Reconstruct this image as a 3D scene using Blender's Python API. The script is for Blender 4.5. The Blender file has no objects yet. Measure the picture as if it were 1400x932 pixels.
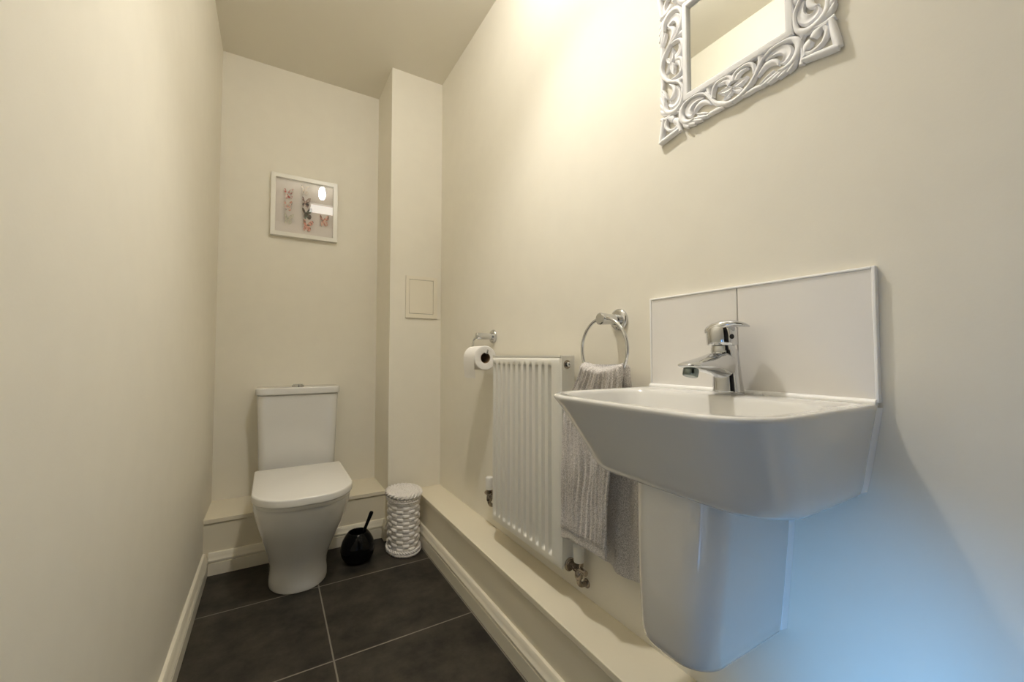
import bpy, bmesh, math, random
from mathutils import Vector, Matrix, noise
random.seed(7)
C = bpy.context.scene.collection
PI = math.pi
W = 0.77          # right wall
XL = -0.228       # left wall
YB = 2.345        # far wall
YC = 2.045        # face of the boxed-in corner
XC = 0.502        # side of the boxed-in corner
ZC = 2.361        # ceiling
YN = -0.42        # wall behind the camera
CAM = 0.895

# ------------------------------------------------------------------ materials
def new_mat(name):
    m = bpy.data.materials.new(name); m.use_nodes = True
    nt = m.node_tree; b = nt.nodes['Principled BSDF']
    return m, nt, b
def add_bump(nt, b, scale, strength, dist=0.001, detail=3.0, typ='NOISE'):
    tc = nt.nodes.new('ShaderNodeTexCoord')
    n = nt.nodes.new('ShaderNodeTexNoise'); n.inputs['Scale'].default_value = scale; n.inputs['Detail'].default_value = detail
    bp = nt.nodes.new('ShaderNodeBump'); bp.inputs['Strength'].default_value = strength; bp.inputs['Distance'].default_value = dist
    nt.links.new(tc.outputs['Object'], n.inputs['Vector'])
    nt.links.new(n.outputs['Fac'], bp.inputs['Height']); nt.links.new(bp.outputs['Normal'], b.inputs['Normal'])
    return tc, n, bp
def plain(name, col, rough=0.5, metal=0.0, coat=0.0, bump=None, spec=0.5, var=0.0, ior=None):
    m, nt, b = new_mat(name)
    b.inputs['Base Color'].default_value = (*col, 1); b.inputs['Roughness'].default_value = rough
    b.inputs['Metallic'].default_value = metal; b.inputs['Coat Weight'].default_value = coat
    b.inputs['Specular IOR Level'].default_value = spec
    if ior: b.inputs['IOR'].default_value = ior
    if bump: add_bump(nt, b, *bump)
    if var:
        tc = nt.nodes.new('ShaderNodeTexCoord')
        n = nt.nodes.new('ShaderNodeTexNoise'); n.inputs['Scale'].default_value = 14; n.inputs['Detail'].default_value = 6
        r = nt.nodes.new('ShaderNodeValToRGB')
        r.color_ramp.elements[0].position = .3; r.color_ramp.elements[1].position = .7
        r.color_ramp.elements[0].color = (*[c*(1-var) for c in col], 1); r.color_ramp.elements[1].color = (*[min(1, c*(1+var)) for c in col], 1)
        nt.links.new(tc.outputs['Object'], n.inputs['Vector']); nt.links.new(n.outputs['Fac'], r.inputs['Fac'])
        nt.links.new(r.outputs['Color'], b.inputs['Base Color'])
    return m
M_wall = plain('wall_paint', (.80, .765, .675), .55, bump=(190, .22, .0006), spec=.35, var=.012)
M_ceil = plain('ceiling_paint', (.77, .735, .65), .8, bump=(150, .15, .0006), spec=.2)
M_wood = plain('satin_wood_paint', (.80, .75, .63), .32, bump=(60, .1, .0004), spec=.5)
M_ledge = plain('ledge_paint', (.78, .72, .58), .5, bump=(110, .2, .0005), spec=.35)
M_porc = plain('porcelain', (.72, .715, .70), .06, coat=.4, spec=.5)
M_seat = plain('white_plastic', (.78, .77, .74), .22, spec=.5)
M_tile = plain('white_glazed_tile', (.80, .78, .76), .16, bump=(14, .12, .001), spec=.5)
M_seal = plain('white_silicone', (.90, .90, .90), .4)
M_rad = plain('radiator_enamel', (.76, .75, .70), .3, bump=(260, .08, .0004), spec=.5)
M_chrome = plain('chrome', (.66, .67, .69), .06, metal=1.0)
M_brass = plain('tarnished_plated_brass', (.34, .30, .26), .2, metal=1.0, bump=(120, .3, .0005), var=.35)
M_black = plain('black_rubber', (.012, .012, .012), .4)
M_blackgl = plain('black_glazed_ceramic', (.004, .004, .004), .12, spec=.22)
M_capw = plain('white_cap_plastic', (.78, .77, .74), .35)
M_mir_fr = plain('whitewashed_carved_wood', (.86, .86, .875), .55, bump=(170, .5, .0008), var=.05)
M_roll = plain('toilet_paper', (.82, .80, .77), .9, bump=(240, .5, .0008), spec=.1)
M_card = plain('brown_cardboard', (.22, .15, .09), .9, spec=.1)
M_picfr = plain('white_lacquer', (.80, .78, .72), .3)
M_mount = plain('pale_mount_card', (.74, .69, .66), .9, spec=.1)
M_grey = plain('gap_shade_black', (.03, .03, .03), .6)
M_wick = plain('white_painted_wicker', (.80, .77, .75), .55, bump=(220, .5, .0012), var=.07)
M_aer = plain('aerator_mesh', (.20, .235, .225), .22, metal=1.0)
M_hall = plain('hall_paint', (.70, .72, .74), .7)

# floor tiles
m, nt, b = new_mat('slate_floor_tile'); M_floor = m
tc = nt.nodes.new('ShaderNodeTexCoord'); mp = nt.nodes.new('ShaderNodeMapping')
mp.inputs['Location'].default_value = (-.1735+.445*4, -1.3205+.444*4, 0)
br = nt.nodes.new('ShaderNodeTexBrick'); br.offset = 0; br.squash = 1
br.inputs['Scale'].default_value = 1; br.inputs['Brick Width'].default_value = .445; br.inputs['Row Height'].default_value = .444
br.inputs['Mortar Size'].default_value = .0024; br.inputs['Mortar Smooth'].default_value = .15
nt.links.new(tc.outputs['Object'], mp.inputs['Vector']); nt.links.new(mp.outputs['Vector'], br.inputs['Vector'])
n1 = nt.nodes.new('ShaderNodeTexNoise'); n1.inputs['Scale'].default_value = 7; n1.inputs['Detail'].default_value = 12; n1.inputs['Roughness'].default_value = .72
nt.links.new(tc.outputs['Object'], n1.inputs['Vector'])
r = nt.nodes.new('ShaderNodeValToRGB'); r.color_ramp.elements[0].position = .38; r.color_ramp.elements[1].position = .72
r.color_ramp.elements[0].color = (.013, .0115, .0095, 1); r.color_ramp.elements[1].color = (.066, .057, .044, 1)
nt.links.new(n1.outputs['Fac'], r.inputs['Fac'])
nt.links.new(r.outputs['Color'], br.inputs['Color1']); nt.links.new(r.outputs['Color'], br.inputs['Color2'])
br.inputs['Mortar'].default_value = (.21, .19, .16, 1)
nt.links.new(br.outputs['Color'], b.inputs['Base Color'])
mx = nt.nodes.new('ShaderNodeMath'); mx.operation = 'MULTIPLY_ADD'; mx.inputs[1].default_value = -.6
nt.links.new(br.outputs['Fac'], mx.inputs[0]); nt.links.new(n1.outputs['Fac'], mx.inputs[2])
bp = nt.nodes.new('ShaderNodeBump'); bp.inputs['Strength'].default_value = .35; bp.inputs['Distance'].default_value = .002
nt.links.new(mx.outputs[0], bp.inputs['Height']); nt.links.new(bp.outputs['Normal'], b.inputs['Normal'])
b.inputs['Roughness'].default_value = .5; b.inputs['Specular IOR Level'].default_value = .35

# towel
m, nt, b = new_mat('grey_ribbed_terry'); M_towel = m
b.inputs['Roughness'].default_value = .95; b.inputs['Specular IOR Level'].default_value = .1
b.inputs['Sheen Weight'].default_value = .3
tc = nt.nodes.new('ShaderNodeTexCoord')
n1 = nt.nodes.new('ShaderNodeTexNoise'); n1.inputs['Scale'].default_value = 420; n1.inputs['Detail'].default_value = 2
nt.links.new(tc.outputs['Object'], n1.inputs['Vector'])
r = nt.nodes.new('ShaderNodeValToRGB'); r.color_ramp.elements[0].position = .35; r.color_ramp.elements[1].position = .65
r.color_ramp.elements[0].color = (.42, .395, .38, 1); r.color_ramp.elements[1].color = (.80, .765, .745, 1)
nt.links.new(n1.outputs['Fac'], r.inputs['Fac']); nt.links.new(r.outputs['Color'], b.inputs['Base Color'])
bp = nt.nodes.new('ShaderNodeBump'); bp.inputs['Strength'].default_value = .8; bp.inputs['Distance'].default_value = .0018
nt.links.new(n1.outputs['Fac'], bp.inputs['Height']); nt.links.new(bp.outputs['Normal'], b.inputs['Normal'])

# silvered mirror
M_mirror = plain('silvered_glass', (.80, .81, .78), .01, metal=1.0)

# thin picture glass: clear with a fresnel reflection
m = bpy.data.materials.new('picture_glass'); m.use_nodes = True; M_glass = m
nt = m.node_tree; nt.nodes.clear()
out = nt.nodes.new('ShaderNodeOutputMaterial'); mix = nt.nodes.new('ShaderNodeMixShader'); fr = nt.nodes.new('ShaderNodeFresnel')
fr.inputs['IOR'].default_value = 2.1
tr = nt.nodes.new('ShaderNodeBsdfTransparent'); gl = nt.nodes.new('ShaderNodeBsdfGlossy'); gl.inputs['Roughness'].default_value = .008
nt.links.new(fr.outputs[0], mix.inputs[0]); nt.links.new(tr.outputs[0], mix.inputs[1]); nt.links.new(gl.outputs[0], mix.inputs[2])
nt.links.new(mix.outputs[0], out.inputs['Surface'])

def emis(name, col, s):
    m = bpy.data.materials.new(name); m.use_nodes = True; nt = m.node_tree; nt.nodes.clear()
    o = nt.nodes.new('ShaderNodeOutputMaterial'); e = nt.nodes.new('ShaderNodeEmission')
    e.inputs['Color'].default_value = (*col, 1); e.inputs['Strength'].default_value = s
    nt.links.new(e.outputs[0], o.inputs['Surface']); return m
M_bulb = emis('lit_bulb', (1.0, .96, .885), 240.0)
M_panel = emis('lit_panel', (1.0, .95, .87), 4.2)

def wing_mat(name, c1, c2, c3, seed):
    m, nt, b = new_mat(name); b.inputs['Roughness'].default_value = .8
    tc = nt.nodes.new('ShaderNodeTexCoord'); mp = nt.nodes.new('ShaderNodeMapping'); mp.inputs['Location'].default_value = (seed, seed*2, 0)
    v = nt.nodes.new('ShaderNodeTexNoise'); v.inputs['Scale'].default_value = 95; v.inputs['Detail'].default_value = 2
    r = nt.nodes.new('ShaderNodeValToRGB'); r.color_ramp.interpolation = 'EASE'
    r.color_ramp.elements[0].position = .36; r.color_ramp.elements[0].color = (*c1, 1)
    r.color_ramp.elements[1].position = .60; r.color_ramp.elements[1].color = (*c3, 1)
    e = r.color_ramp.elements.new(.48); e.color = (*c2, 1)
    nt.links.new(tc.outputs['Object'], mp.inputs[0]); nt.links.new(mp.outputs[0], v.inputs['Vector'])
    nt.links.new(v.outputs['Fac'], r.inputs['Fac']); nt.links.new(r.outputs['Color'], b.inputs['Base Color'])
    return m

# ------------------------------------------------------------------ helpers
def link(name, bm, mat, parent=None, loc=(0, 0, 0), smooth=35, bevel=None):
    """bm is in world coordinates; the object's origin goes to loc (or its parent's origin)"""
    o_world = Vector(loc)
    if parent is not None: o_world = world_of(parent)
    bmesh.ops.recalc_face_normals(bm, faces=bm.faces[:])
    bmesh.ops.translate(bm, verts=bm.verts[:], vec=-o_world)
    me = bpy.data.meshes.new(name); bm.to_mesh(me); bm.free()
    if smooth:
        me.shade_smooth() if hasattr(me, 'shade_smooth') else [setattr(p, 'use_smooth', True) for p in me.polygons]
        me.set_sharp_from_angle(angle=math.radians(smooth))
    me.materials.append(mat)
    o = bpy.data.objects.new(name, me); C.objects.link(o)
    if parent is not None: o.parent = parent
    else: o.location = o_world
    if bevel:
        md = o.modifiers.new('bevel', 'BEVEL'); md.width = bevel; md.segments = 3; md.limit_method = 'ANGLE'; md.angle_limit = math.radians(40)
        md.harden_normals = False
    return o
def world_of(o):
    v = Vector(o.location)
    while o.parent is not None:
        o = o.parent; v = v + Vector(o.location)
    return v
def thing(name, label, cat, loc, group=None):
    o = bpy.data.objects.new(name, None); C.objects.link(o); o.location = loc; o.empty_display_size = .05
    return tag(o, label, cat, group)
def tag(o, label, cat, group=None):
    o['label'] = label; o['category'] = cat
    if group: o['group'] = group
    return o
def struct(name, bm, mat, **k):
    o = link(name, bm, mat, **k); o['kind'] = 'structure'; return o
def box(bm, x0, x1, y0, y1, z0, z1):
    vs = [bm.verts.new((x, y, z)) for x in (x0, x1) for y in (y0, y1) for z in (z0, z1)]
    for f in ((0, 1, 3, 2), (4, 6, 7, 5), (0, 4, 5, 1), (2, 3, 7, 6), (0, 2, 6, 4), (1, 5, 7, 3)):
        bm.faces.new([vs[i] for i in f])
    return vs
def B(*a):
    bm = bmesh.new(); box(bm, *a); return bm
def loft(bm, rings, cap0=True, cap1=True, closed=True):
    R = [[bm.verts.new(p) for p in r] for r in rings]
    n = len(R[0])
    for a, c in zip(R, R[1:]):
        for i in range(n if closed else n-1):
            j = (i+1) % n
            bm.faces.new((a[i], a[j], c[j], c[i]))
    if cap0: bm.faces.new(R[0][::-1])
    if cap1: bm.faces.new(R[-1])
    return R
def frame_from(t):
    t = Vector(t).normalized(); up = Vector((0, 0, 1)) if abs(t.z) < .95 else Vector((0, 1, 0))
    a = t.cross(up).normalized(); return a, a.cross(t).normalized()
def tube(bm, pts, r, n=12, cap=True):
    pts = [Vector(p) for p in pts]; rs = r if isinstance(r, (list, tuple)) else [r]*len(pts)
    a = None; rings = []
    for i, p in enumerate(pts):
        t = (pts[min(i+1, len(pts)-1)] - pts[max(i-1, 0)]).normalized()
        if a is None: a, b_ = frame_from(t)
        else: a = (a - t*a.dot(t)).normalized()
        b_ = t.cross(a)
        rings.append([p + (a*math.cos(2*PI*k/n) + b_*math.sin(2*PI*k/n))*rs[i] for k in range(n)])
    loft(bm, rings, cap, cap); return rings
def lathe(bm, base, axis, prof, n=28, cap=(True, True)):
    """prof: list of (distance along axis, radius)"""
    base = Vector(base); ax = Vector(axis).normalized(); a, b_ = frame_from(ax)
    rings = [[base + ax*h + (a*math.cos(2*PI*k/n) + b_*math.sin(2*PI*k/n))*max(r, 1e-4) for k in range(n)] for h, r in prof]
    loft(bm, rings, *cap)
def catmull(P, m=8, closed=False):
    P = [tuple(p) for p in P]; out = []; n = len(P)
    rng = range(n if closed else n-1)
    for i in rng:
        p0 = P[(i-1) % n] if closed or i > 0 else P[i]
        p1 = P[i]; p2 = P[(i+1) % n]
        p3 = P[(i+2) % n] if closed or i+2 < n else P[(i+1) % n]
        for k in range(m):
            t = k/m
            out.append(tuple(.5*((2*b)+(-a+c)*t+(2*a-5*b+4*c-d)*t*t+(-a+3*b-3*c+d)*t**3) for a, b, c, d in zip(p0, p1, p2, p3)))
    if not closed: out.append(P[-1])
    return out
def lerp(a, b, t): return a+(b-a)*t
def ss(t): t = max(0, min(1, t)); return t*t*(3-2*t)

# ------------------------------------------------------------------ the room
T = .1
struct('floor', B(XL-.02, W+.02, YN-T, YB+.02, -T, 0), M_floor, smooth=0)
struct('ceiling', B(XL-T, W+T, YN-T, YB+T, ZC, ZC+T), M_ceil, smooth=0)
WY0, WY1, WZ0, WZ1 = -.41, -.03, .12, .73       # unseen low window, added to throw blue daylight low on the right wall
bm = bmesh.new()
box(bm, XL-T, XL, WY1, YB+T, 0, ZC); box(bm, XL-T, XL, YN-T, WY0, 0, ZC); box(bm, XL-T, XL, WY0, WY1, 0, WZ0); box(bm, XL-T, XL, WY0, WY1, WZ1, ZC)
struct('wall_left', bm, M_wall, smooth=0)
bm = bmesh.new(); f_ = .03
for q in ((WY0, WY0+f_, WZ0, WZ1), (WY1-f_, WY1, WZ0, WZ1), (WY0+f_, WY1-f_, WZ0, WZ0+f_), (WY0+f_, WY1-f_, WZ1-f_, WZ1)): box(bm, XL-.08, XL-.03, *q)
wn = struct('added_window_1', bm, M_wood, smooth=0)
bm = bmesh.new(); bm.faces.new([bm.verts.new((XL-.055, y, z)) for y, z in ((WY0+f_, WZ0+f_), (WY1-f_, WZ0+f_), (WY1-f_, WZ1-f_), (WY0+f_, WZ1-f_))])
link('pane', bm, M_glass, wn, smooth=0)
struct('wall_right', B(W, W+T, YN-T, YB+T, 0, ZC), M_wall, smooth=0)
struct('wall_back', B(XL, W, YB, YB+T, 0, ZC), M_wall, smooth=0)
struct('wall_corner', B(XC, W, YC, YB, .223, ZC), M_wall, smooth=0)
bm = bmesh.new()      # wall behind the camera with the doorway
DX0, DX1, DZ = -.13, .60, 1.98
box(bm, XL, DX0, YN-T, YN, 0, ZC); box(bm, DX1, W, YN-T, YN, 0, ZC); box(bm, DX0, DX1, YN-T, YN, DZ, ZC)
struct('wall_front', bm, M_wall, smooth=0)
bm = bmesh.new()
for x0, x1 in ((DX0-.06, DX0+.006), (DX1-.006, DX1+.06)): box(bm, x0, x1, YN, YN+.018, 0, DZ+.06)
box(bm, DX0+.006, DX1-.006, YN, YN+.018, DZ-.006, DZ+.06)
struct('trim_3', bm, M_wood, bevel=.004)

# dim hallway beyond the doorway
M_hallw = plain('hall_paint', (.16, .155, .15), .7); M_hallf = plain('hall_wood_floor', (.07, .045, .03), .4, var=.2)
HY0, HX0, HX1 = -1.9, -.9, 1.1
struct('floor_hall', B(HX0, HX1, HY0, YN-T, -T, 0), M_hallf, smooth=0)
struct('ceiling_hall', B(HX0, HX1, HY0, YN-T, ZC, ZC+T), M_hallw, smooth=0)
bm = bmesh.new(); box(bm, HX0-T, HX0, HY0, YN-T, 0, ZC); box(bm, HX1, HX1+T, HY0, YN-T, 0, ZC); box(bm, HX0-T, HX1+T, HY0-T, HY0, 0, ZC)
box(bm, HX0, XL, YN-T-.02, YN-T, 0, ZC); box(bm, W, HX1, YN-T-.02, YN-T, 0, ZC)
struct('wall_hall', bm, M_hallw, smooth=0)

# low boxed-in ledges
XF = .641
bm = bmesh.new(); box(bm, XF, W, YN, YB, 0, .205)
struct('trim_1', bm, M_ledge, smooth=0)
bm = bmesh.new(); box(bm, XF-.005, W, YN, YC, .205, .223)
struct('trim_4', bm, M_ledge, bevel=.002)
YF = 2.093
bm = bmesh.new(); box(bm, XL, XC, YF, YB, 0, .205); box(bm, XC, XF, YC+.002, YB, 0, .205)
struct('trim_2', bm, M_ledge, smooth=0)
bm = bmesh.new(); box(bm, XL, XC, YF-.006, YB, .205, .223); 
struct('trim_5', bm, M_ledge, bevel=.002)

# skirting boards: (distance from wall, height) profile
SK = [(.0, 0), (.019, 0), (.019, .047), (.0140, .0490), (.0140, .0515), (.019, .0535), (.019, .060), (.0155, .066), (.0130, .072), (.0115, .080), (.008, .0855), (.0, .087)]
def skirting(name, path):
    """path: 2D polyline; the board lies on the left of the direction of travel"""
    bm = bmesh.new(); P = [Vector((x, y)) for x, y in path]; rings = []
    for i, p in enumerate(P):
        d0 = (P[i]-P[i-1]).normalized() if i > 0 else None
        d1 = (P[i+1]-P[i]).normalized() if i < len(P)-1 else None
        if d0 is None: d0 = d1
        if d1 is None: d1 = d0
        n0 = Vector((-d0.y, d0.x)); n1 = Vector((-d1.y, d1.x)); nn = (n0+n1).normalized(); k = 1/max(.3, nn.dot(n0))
        rings.append([(p.x+nn.x*k*a, p.y+nn.y*k*a, h) for a, h in SK])
    loft(bm, rings)
    return struct(name, bm, M_wood, smooth=25)
skirting('baseboard_left', [(XL, YF), (XL, YN)])
skirting('baseboard_right', [(XF, YN), (XF, YC)])
skirting('baseboard_back', [(XF-.0195, YC+.001), (XC-.001, YC+.001), (XC-.001, YF), (XL+.0195, YF)])

# access panel on the corner boxing
t = thing('access_panel', 'small cream square service hatch set on the narrow boxed-in wall', 'access panel', (.6635, YC-.001, 1.088))
bm = bmesh.new()
x0, x1, z0, z1 = .580, .747, 1.088, 1.303; a0, a1, c0, c1 = .597, .7245, 1.110, 1.286; y0, y1 = YC-.009, YC-.001
for q in ((x0, a0, z0, z1), (a1, x1, z0, z1), (a0, a1, z0, c0), (a0, a1, c1, z1)): box(bm, q[0], q[1], y0, y1, q[2], q[3])
M_hatch = plain('hatch_paint', (.80, .75, .635), .4)
link('frame', bm, M_hatch, t, smooth=0)
link('hatch_door', B(a0+.0016, a1-.0016, YC-.008, YC-.003, c0+.0016, c1-.0016), M_hatch, t, bevel=.0008)
link('gap_shade', B(a0, a1, YC-.0025, YC-.0012, c0, c1), M_grey, t, smooth=0)  # near-black sheet standing in for the shade in the gap round the hatch

# ------------------------------------------------------------------ toilet
def dshape(x0, x1, yb, yf, r, n=10, bow=0.0, rb=.0):
    """outline: back edge at y=yb, rounded front corners at y=yf (yf<yb); same point count always"""
    pts = []
    cx = (x0+x1)/2; hw = (x1-x0)/2; r = min(r, hw*.999)
    def corner(cx_, cy_, a0, a1, rr):
        for k in range(n+1):
            a = math.radians(lerp(a0, a1, k/n)); pts.append([cx_+rr*math.cos(a), cy_+rr*math.sin(a)])
    rb = max(rb, .0008)
    corner(x1-rb, yb-rb, 90, 0, rb)
    m = 6
    for k in range(1, m): pts.append([x1, lerp(yb-rb, yf+r, k/m)])
    corner(x1-r, yf+r, 0, -90, r)
    for k in range(1, m): pts.append([lerp(x1-r, x0+r, k/m), yf])
    corner(x0+r, yf+r, -90, -180, r)
    for k in range(1, m): pts.append([x0, lerp(yf+r, yb-rb, k/m)])
    corner(x0+rb, yb-rb, 180, 90, rb)
    if bow:
        for p in pts:
            f = (yb-p[1])/(yb-yf)
            if f > .4: p[1] -= bow*ss((f-.4)/.6)*(1-((p[0]-cx)/hw)**2)
    return pts
toilet = thing('toilet', 'white close-coupled toilet with closed lid against the far wall', 'toilet', (.115, 1.95, 0))
TX = .117
bm = bmesh.new(); rings = []
#      z     half w   yb     yf     r    bow
ST = [(0.002, .103, 2.066, 1.765, .088, .022), (.012, .105, 2.066, 1.762, .09, .022), (.035, .104, 2.066, 1.764, .09, .022), (.06, .1015, 2.066, 1.766, .09, .02), (.085, .103, 2.068, 1.764, .092, .02),
      (.12, .111, 2.068, 1.750, .10, .02), (.17, .126, 2.068, 1.722, .112, .02), (.22, .141, 2.068, 1.696, .122, .018),
      (.232, .145, 2.16, 1.688, .124, .018), (.27, .155, 2.18, 1.670, .13, .016), (.31, .163, 2.20, 1.655, .132, .014), (.338, .167, 2.20, 1.648, .132, .012), (.346, .166, 2.20, 1.650, .131, .012), (.349, .160, 2.195, 1.656, .126, .012)]
for z, hw, yb, yf, r_, bow in ST:
    cx = TX - .009*(1-ss(z/.3))
    rings.append([(x, y, z) for x, y in dshape(cx-hw, cx+hw, yb, yf+bow*.6, r_, bow=bow)])
loft(bm, rings)
link('pan', bm, M_porc, toilet, smooth=50)
def slab(z0, z1, x0, x1, yb, yf, r_, e, bow, rb):
    rs = []
    h = z1-z0
    for k in range(5):
        a = k/4*PI/2; rs.append((z0+e-e*math.cos(a), e*(1-math.sin(a))))
    rs = [(z0+e*(1-math.cos(k/4*PI/2)), e*(1-math.sin(k/4*PI/2))) for k in range(5)] + [(z1-e*(1-math.sin(k/4*PI/2)), e*(1-math.cos(k/4*PI/2))) for k in range(5)]
    bm = bmesh.new()
    loft(bm, [[(x, y, z) for x, y in dshape(x0+i, x1-i, yb-i, yf+bow*.6+i, r_-i, bow=bow, rb=rb)] for z, i in rs])
    return bm
link('seat', slab(.350, .365, TX-.166, TX+.166, 2.085, 1.637, .125, .003, .016, .02), M_seat, toilet, smooth=40)
link('seat_lid', slab(.366, .396, TX-.172, TX+.172, 2.095, 1.622, .130, .006, .018, .012), M_seat, toilet, smooth=60)
# cistern (slightly narrower at its foot) and its lid
bm = bmesh.new(); rings = []
for z, i in [(.350, .018), (.354, .015)] + [(lerp(.354, .708, k/6), lerp(.015, .004, k/6)) for k in range(1, 7)] + [(.711, .007)]:
    rings.append([(x, y, z) for x, y in dshape(TX-.176+i, TX+.176-i, YB-.003, 2.172+i*1.2, .032, rb=.006)])
loft(bm, rings)
link('cistern', bm, M_porc, toilet, smooth=50)
link('cistern_lid', slab(.7125, .745, TX-.178, TX+.178, YB-.003, 2.166, .034, .006, 0, .01), M_porc, toilet, smooth=60)
bm = bmesh.new(); lathe(bm, (TX-.004, 2.235, .745), (0, 0, 1), [(0, .027), (.007, .027), (.0085, .025), (.0088, .022), (.012, .0215), (.0125, .018)])
link('flush_button', bm, M_chrome, toilet)
for sx in (-1, 1):
    bm = bmesh.new(); lathe(bm, (TX+sx*.075-.012, 2.104, .372), (1, 0, 0), [(0, .007), (.001, .008), (.023, .008), (.024, .007)], n=16)
    link('hinge', bm, M_chrome, toilet)

# ------------------------------------------------------------------ toilet brush and holder
HX, HY = .340, 1.905
bm = bmesh.new()
prof = [(0.001, .040), (.004, .050), (.012, .058), (.03, .067), (.05, .0705), (.07, .069), (.09, .063), (.108, .053), (.12, .044), (.124, .041), (.125, .038), (.123, .036), (.112, .040), (.09, .048), (.05, .056), (.02, .045), (.014, .01)]
lathe(bm, (HX, HY, 0), (0, 0, 1), prof, n=40)
tag(link('toilet_brush_holder', bm, M_blackgl, loc=(HX, HY, 0), smooth=60), 'glossy black egg-shaped pot on the dark floor beside the toilet', 'brush holder')
tb = thing('toilet_brush', 'black brush handle leaning out of the round black pot', 'toilet brush', (HX, HY, .03))
bm = bmesh.new()
h0 = Vector((HX+.002, HY-.002, .066)); h1 = Vector((HX+.054, HY-.022, .208))
tube(bm, [h0.lerp(h1, k) for k in (0, .3, .62, .8, .93, .985, 1.0)], [.0075, .0075, .0068, .0078, .0088, .0075, .003], n=16)
link('handle', bm, M_blackgl, tb)
bm = bmesh.new()
lathe(bm, (HX-.004, HY, .022), (.1, 0, 1), [(0, .012), (.004, .024), (.035, .026), (.045, .014)], n=24)
for k in range(260):
    a = random.random()*2*PI; z = random.uniform(.026, .060); d = Vector((math.cos(a), math.sin(a), random.uniform(-.2, .2)))
    p = Vector((HX-.003, HY, z))+d*.022; q = p+d*.008; s = Vector((-math.sin(a), math.cos(a), 0))*.0006
    bm.faces.new([bm.verts.new(v) for v in (p-s, p+s, q+s*.5, q-s*.5)])
link('brush_head', bm, M_black, tb, smooth=0)

# ------------------------------------------------------------------ wicker basket
BX, BY, AX, AY, BH = .5415, 1.908, .0735, .099, .272
basket = thing('wicker_basket', 'tall oval white woven wicker basket with woven lid in the corner', 'basket', (BX, BY, 0))
def oval(r, ang, z, extra=0):
    return (BX+(AX*r+extra)*math.cos(ang), BY+(AY*r+extra)*math.sin(ang), z)
bm = bmesh.new()      # plain weave of flat straps: 26 stakes, 15 rows
NS, NR = 16, 13
sub = 12; per = 8; rows = NR*per; cols = NS*sub
z0w, z1w = .022, .236
rings = []
for i in range(rows+1):
    v = i/rows*NR; fv = v % 1; row = min(int(v), NR-1)
    if i == rows: fv = 1.0
    ring = []
    for j in range(cols):
        u = j/sub; k = int(u); fu = u % 1
        over = 1 if (k+row) % 2 == 0 else -1
        pv = max(0, 1-abs(2*fv-1)**3.5); pu = max(0, 1-abs(2*fu-1)**(5.0 if over > 0 else 1.2))
        e = (.0026*pu*pv if over > 0 else -.0004*pv) - .0032*(1-pv) - (.0014 if over < 0 else 0)
        ring.append(oval(.965, 2*PI*j/cols, lerp(z0w, z1w, i/rows), e-.001))
    rings.append(ring)
loft(bm, rings, True, False)
link('body', bm, M_wick, basket, smooth=80)
def rope(bm, r, z, rad, turns, strands=2, ex=0, n=220, wr=None):
    for s in range(strands):
        pts = []
        for k in range(n):
            a = 2*PI*k/n; ph = turns*a+2*PI*s/strands
            e = (wr or rad)*math.cos(ph)*.8; dz = (wr or rad)*math.sin(ph)*.8
            x, y, _ = oval(r, a, 0, ex+e); pts.append(Vector((x, y, z+dz)))
        m = 7; rings = []
        for k in range(n):
            t = (pts[(k+1) % n]-pts[k-1]).normalized(); a_, b_ = frame_from(t)
            rings.append([pts[k]+(a_*math.cos(2*PI*q/m)+b_*math.sin(2*PI*q/m))*rad for q in range(m)])
        rings.append(rings[0]); loft(bm, rings, False, False)
bm = bmesh.new(); rope(bm, .965, .008, .0042, 20, 2, 0); rope(bm, .965, .019, .0042, -20, 2, 0)
link('base_band', bm, M_wick, basket, smooth=80)
bm = bmesh.new(); rope(bm, .965, .238, .0034, 20, 2, 0); rope(bm, .965, .2475, .0034, -20, 2, 0)
link('rim_band', bm, M_wick, basket, smooth=80)
bm = bmesh.new()
rope(bm, .97, .2630, .0056, 13, 2, .001, wr=.0070)
# lid top: spiral of cane over radial stakes
for rr in [x/10 for x in range(1, 10)]:
    n = 96; rings = []
    for k in range(n+1):
        a = 2*PI*(k % n)/n; zz = .2665+.0020*math.cos(13*a+PI*round(rr*10))
        p = Vector(oval(rr*.97, a, zz)); t = Vector((-math.sin(a)*AX, math.cos(a)*AY, 0)).normalized(); a_, b_ = frame_from(t)
        rings.append([p+(a_*math.cos(2*PI*q/6)*1.25+b_*math.sin(2*PI*q/6)*.8)*.0040 for q in range(6)])
    loft(bm, rings, False, False)
loft(bm, [[oval(.93, 2*PI*k/48, .250) for k in range(48)], [oval(.93, 2*PI*k/48, .2645) for k in range(48)]])
link('lid', bm, M_wick, basket, smooth=80)

# ------------------------------------------------------------------ radiator
RX, RB = .698, .750; RY0, RY1 = .917, 1.329; RZ0, RZ1 = .298, .893
rad = thing('radiator', 'white ribbed panel radiator on the right wall above the ledge', 'radiator', (.72, 1.12, RZ0))
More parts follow.
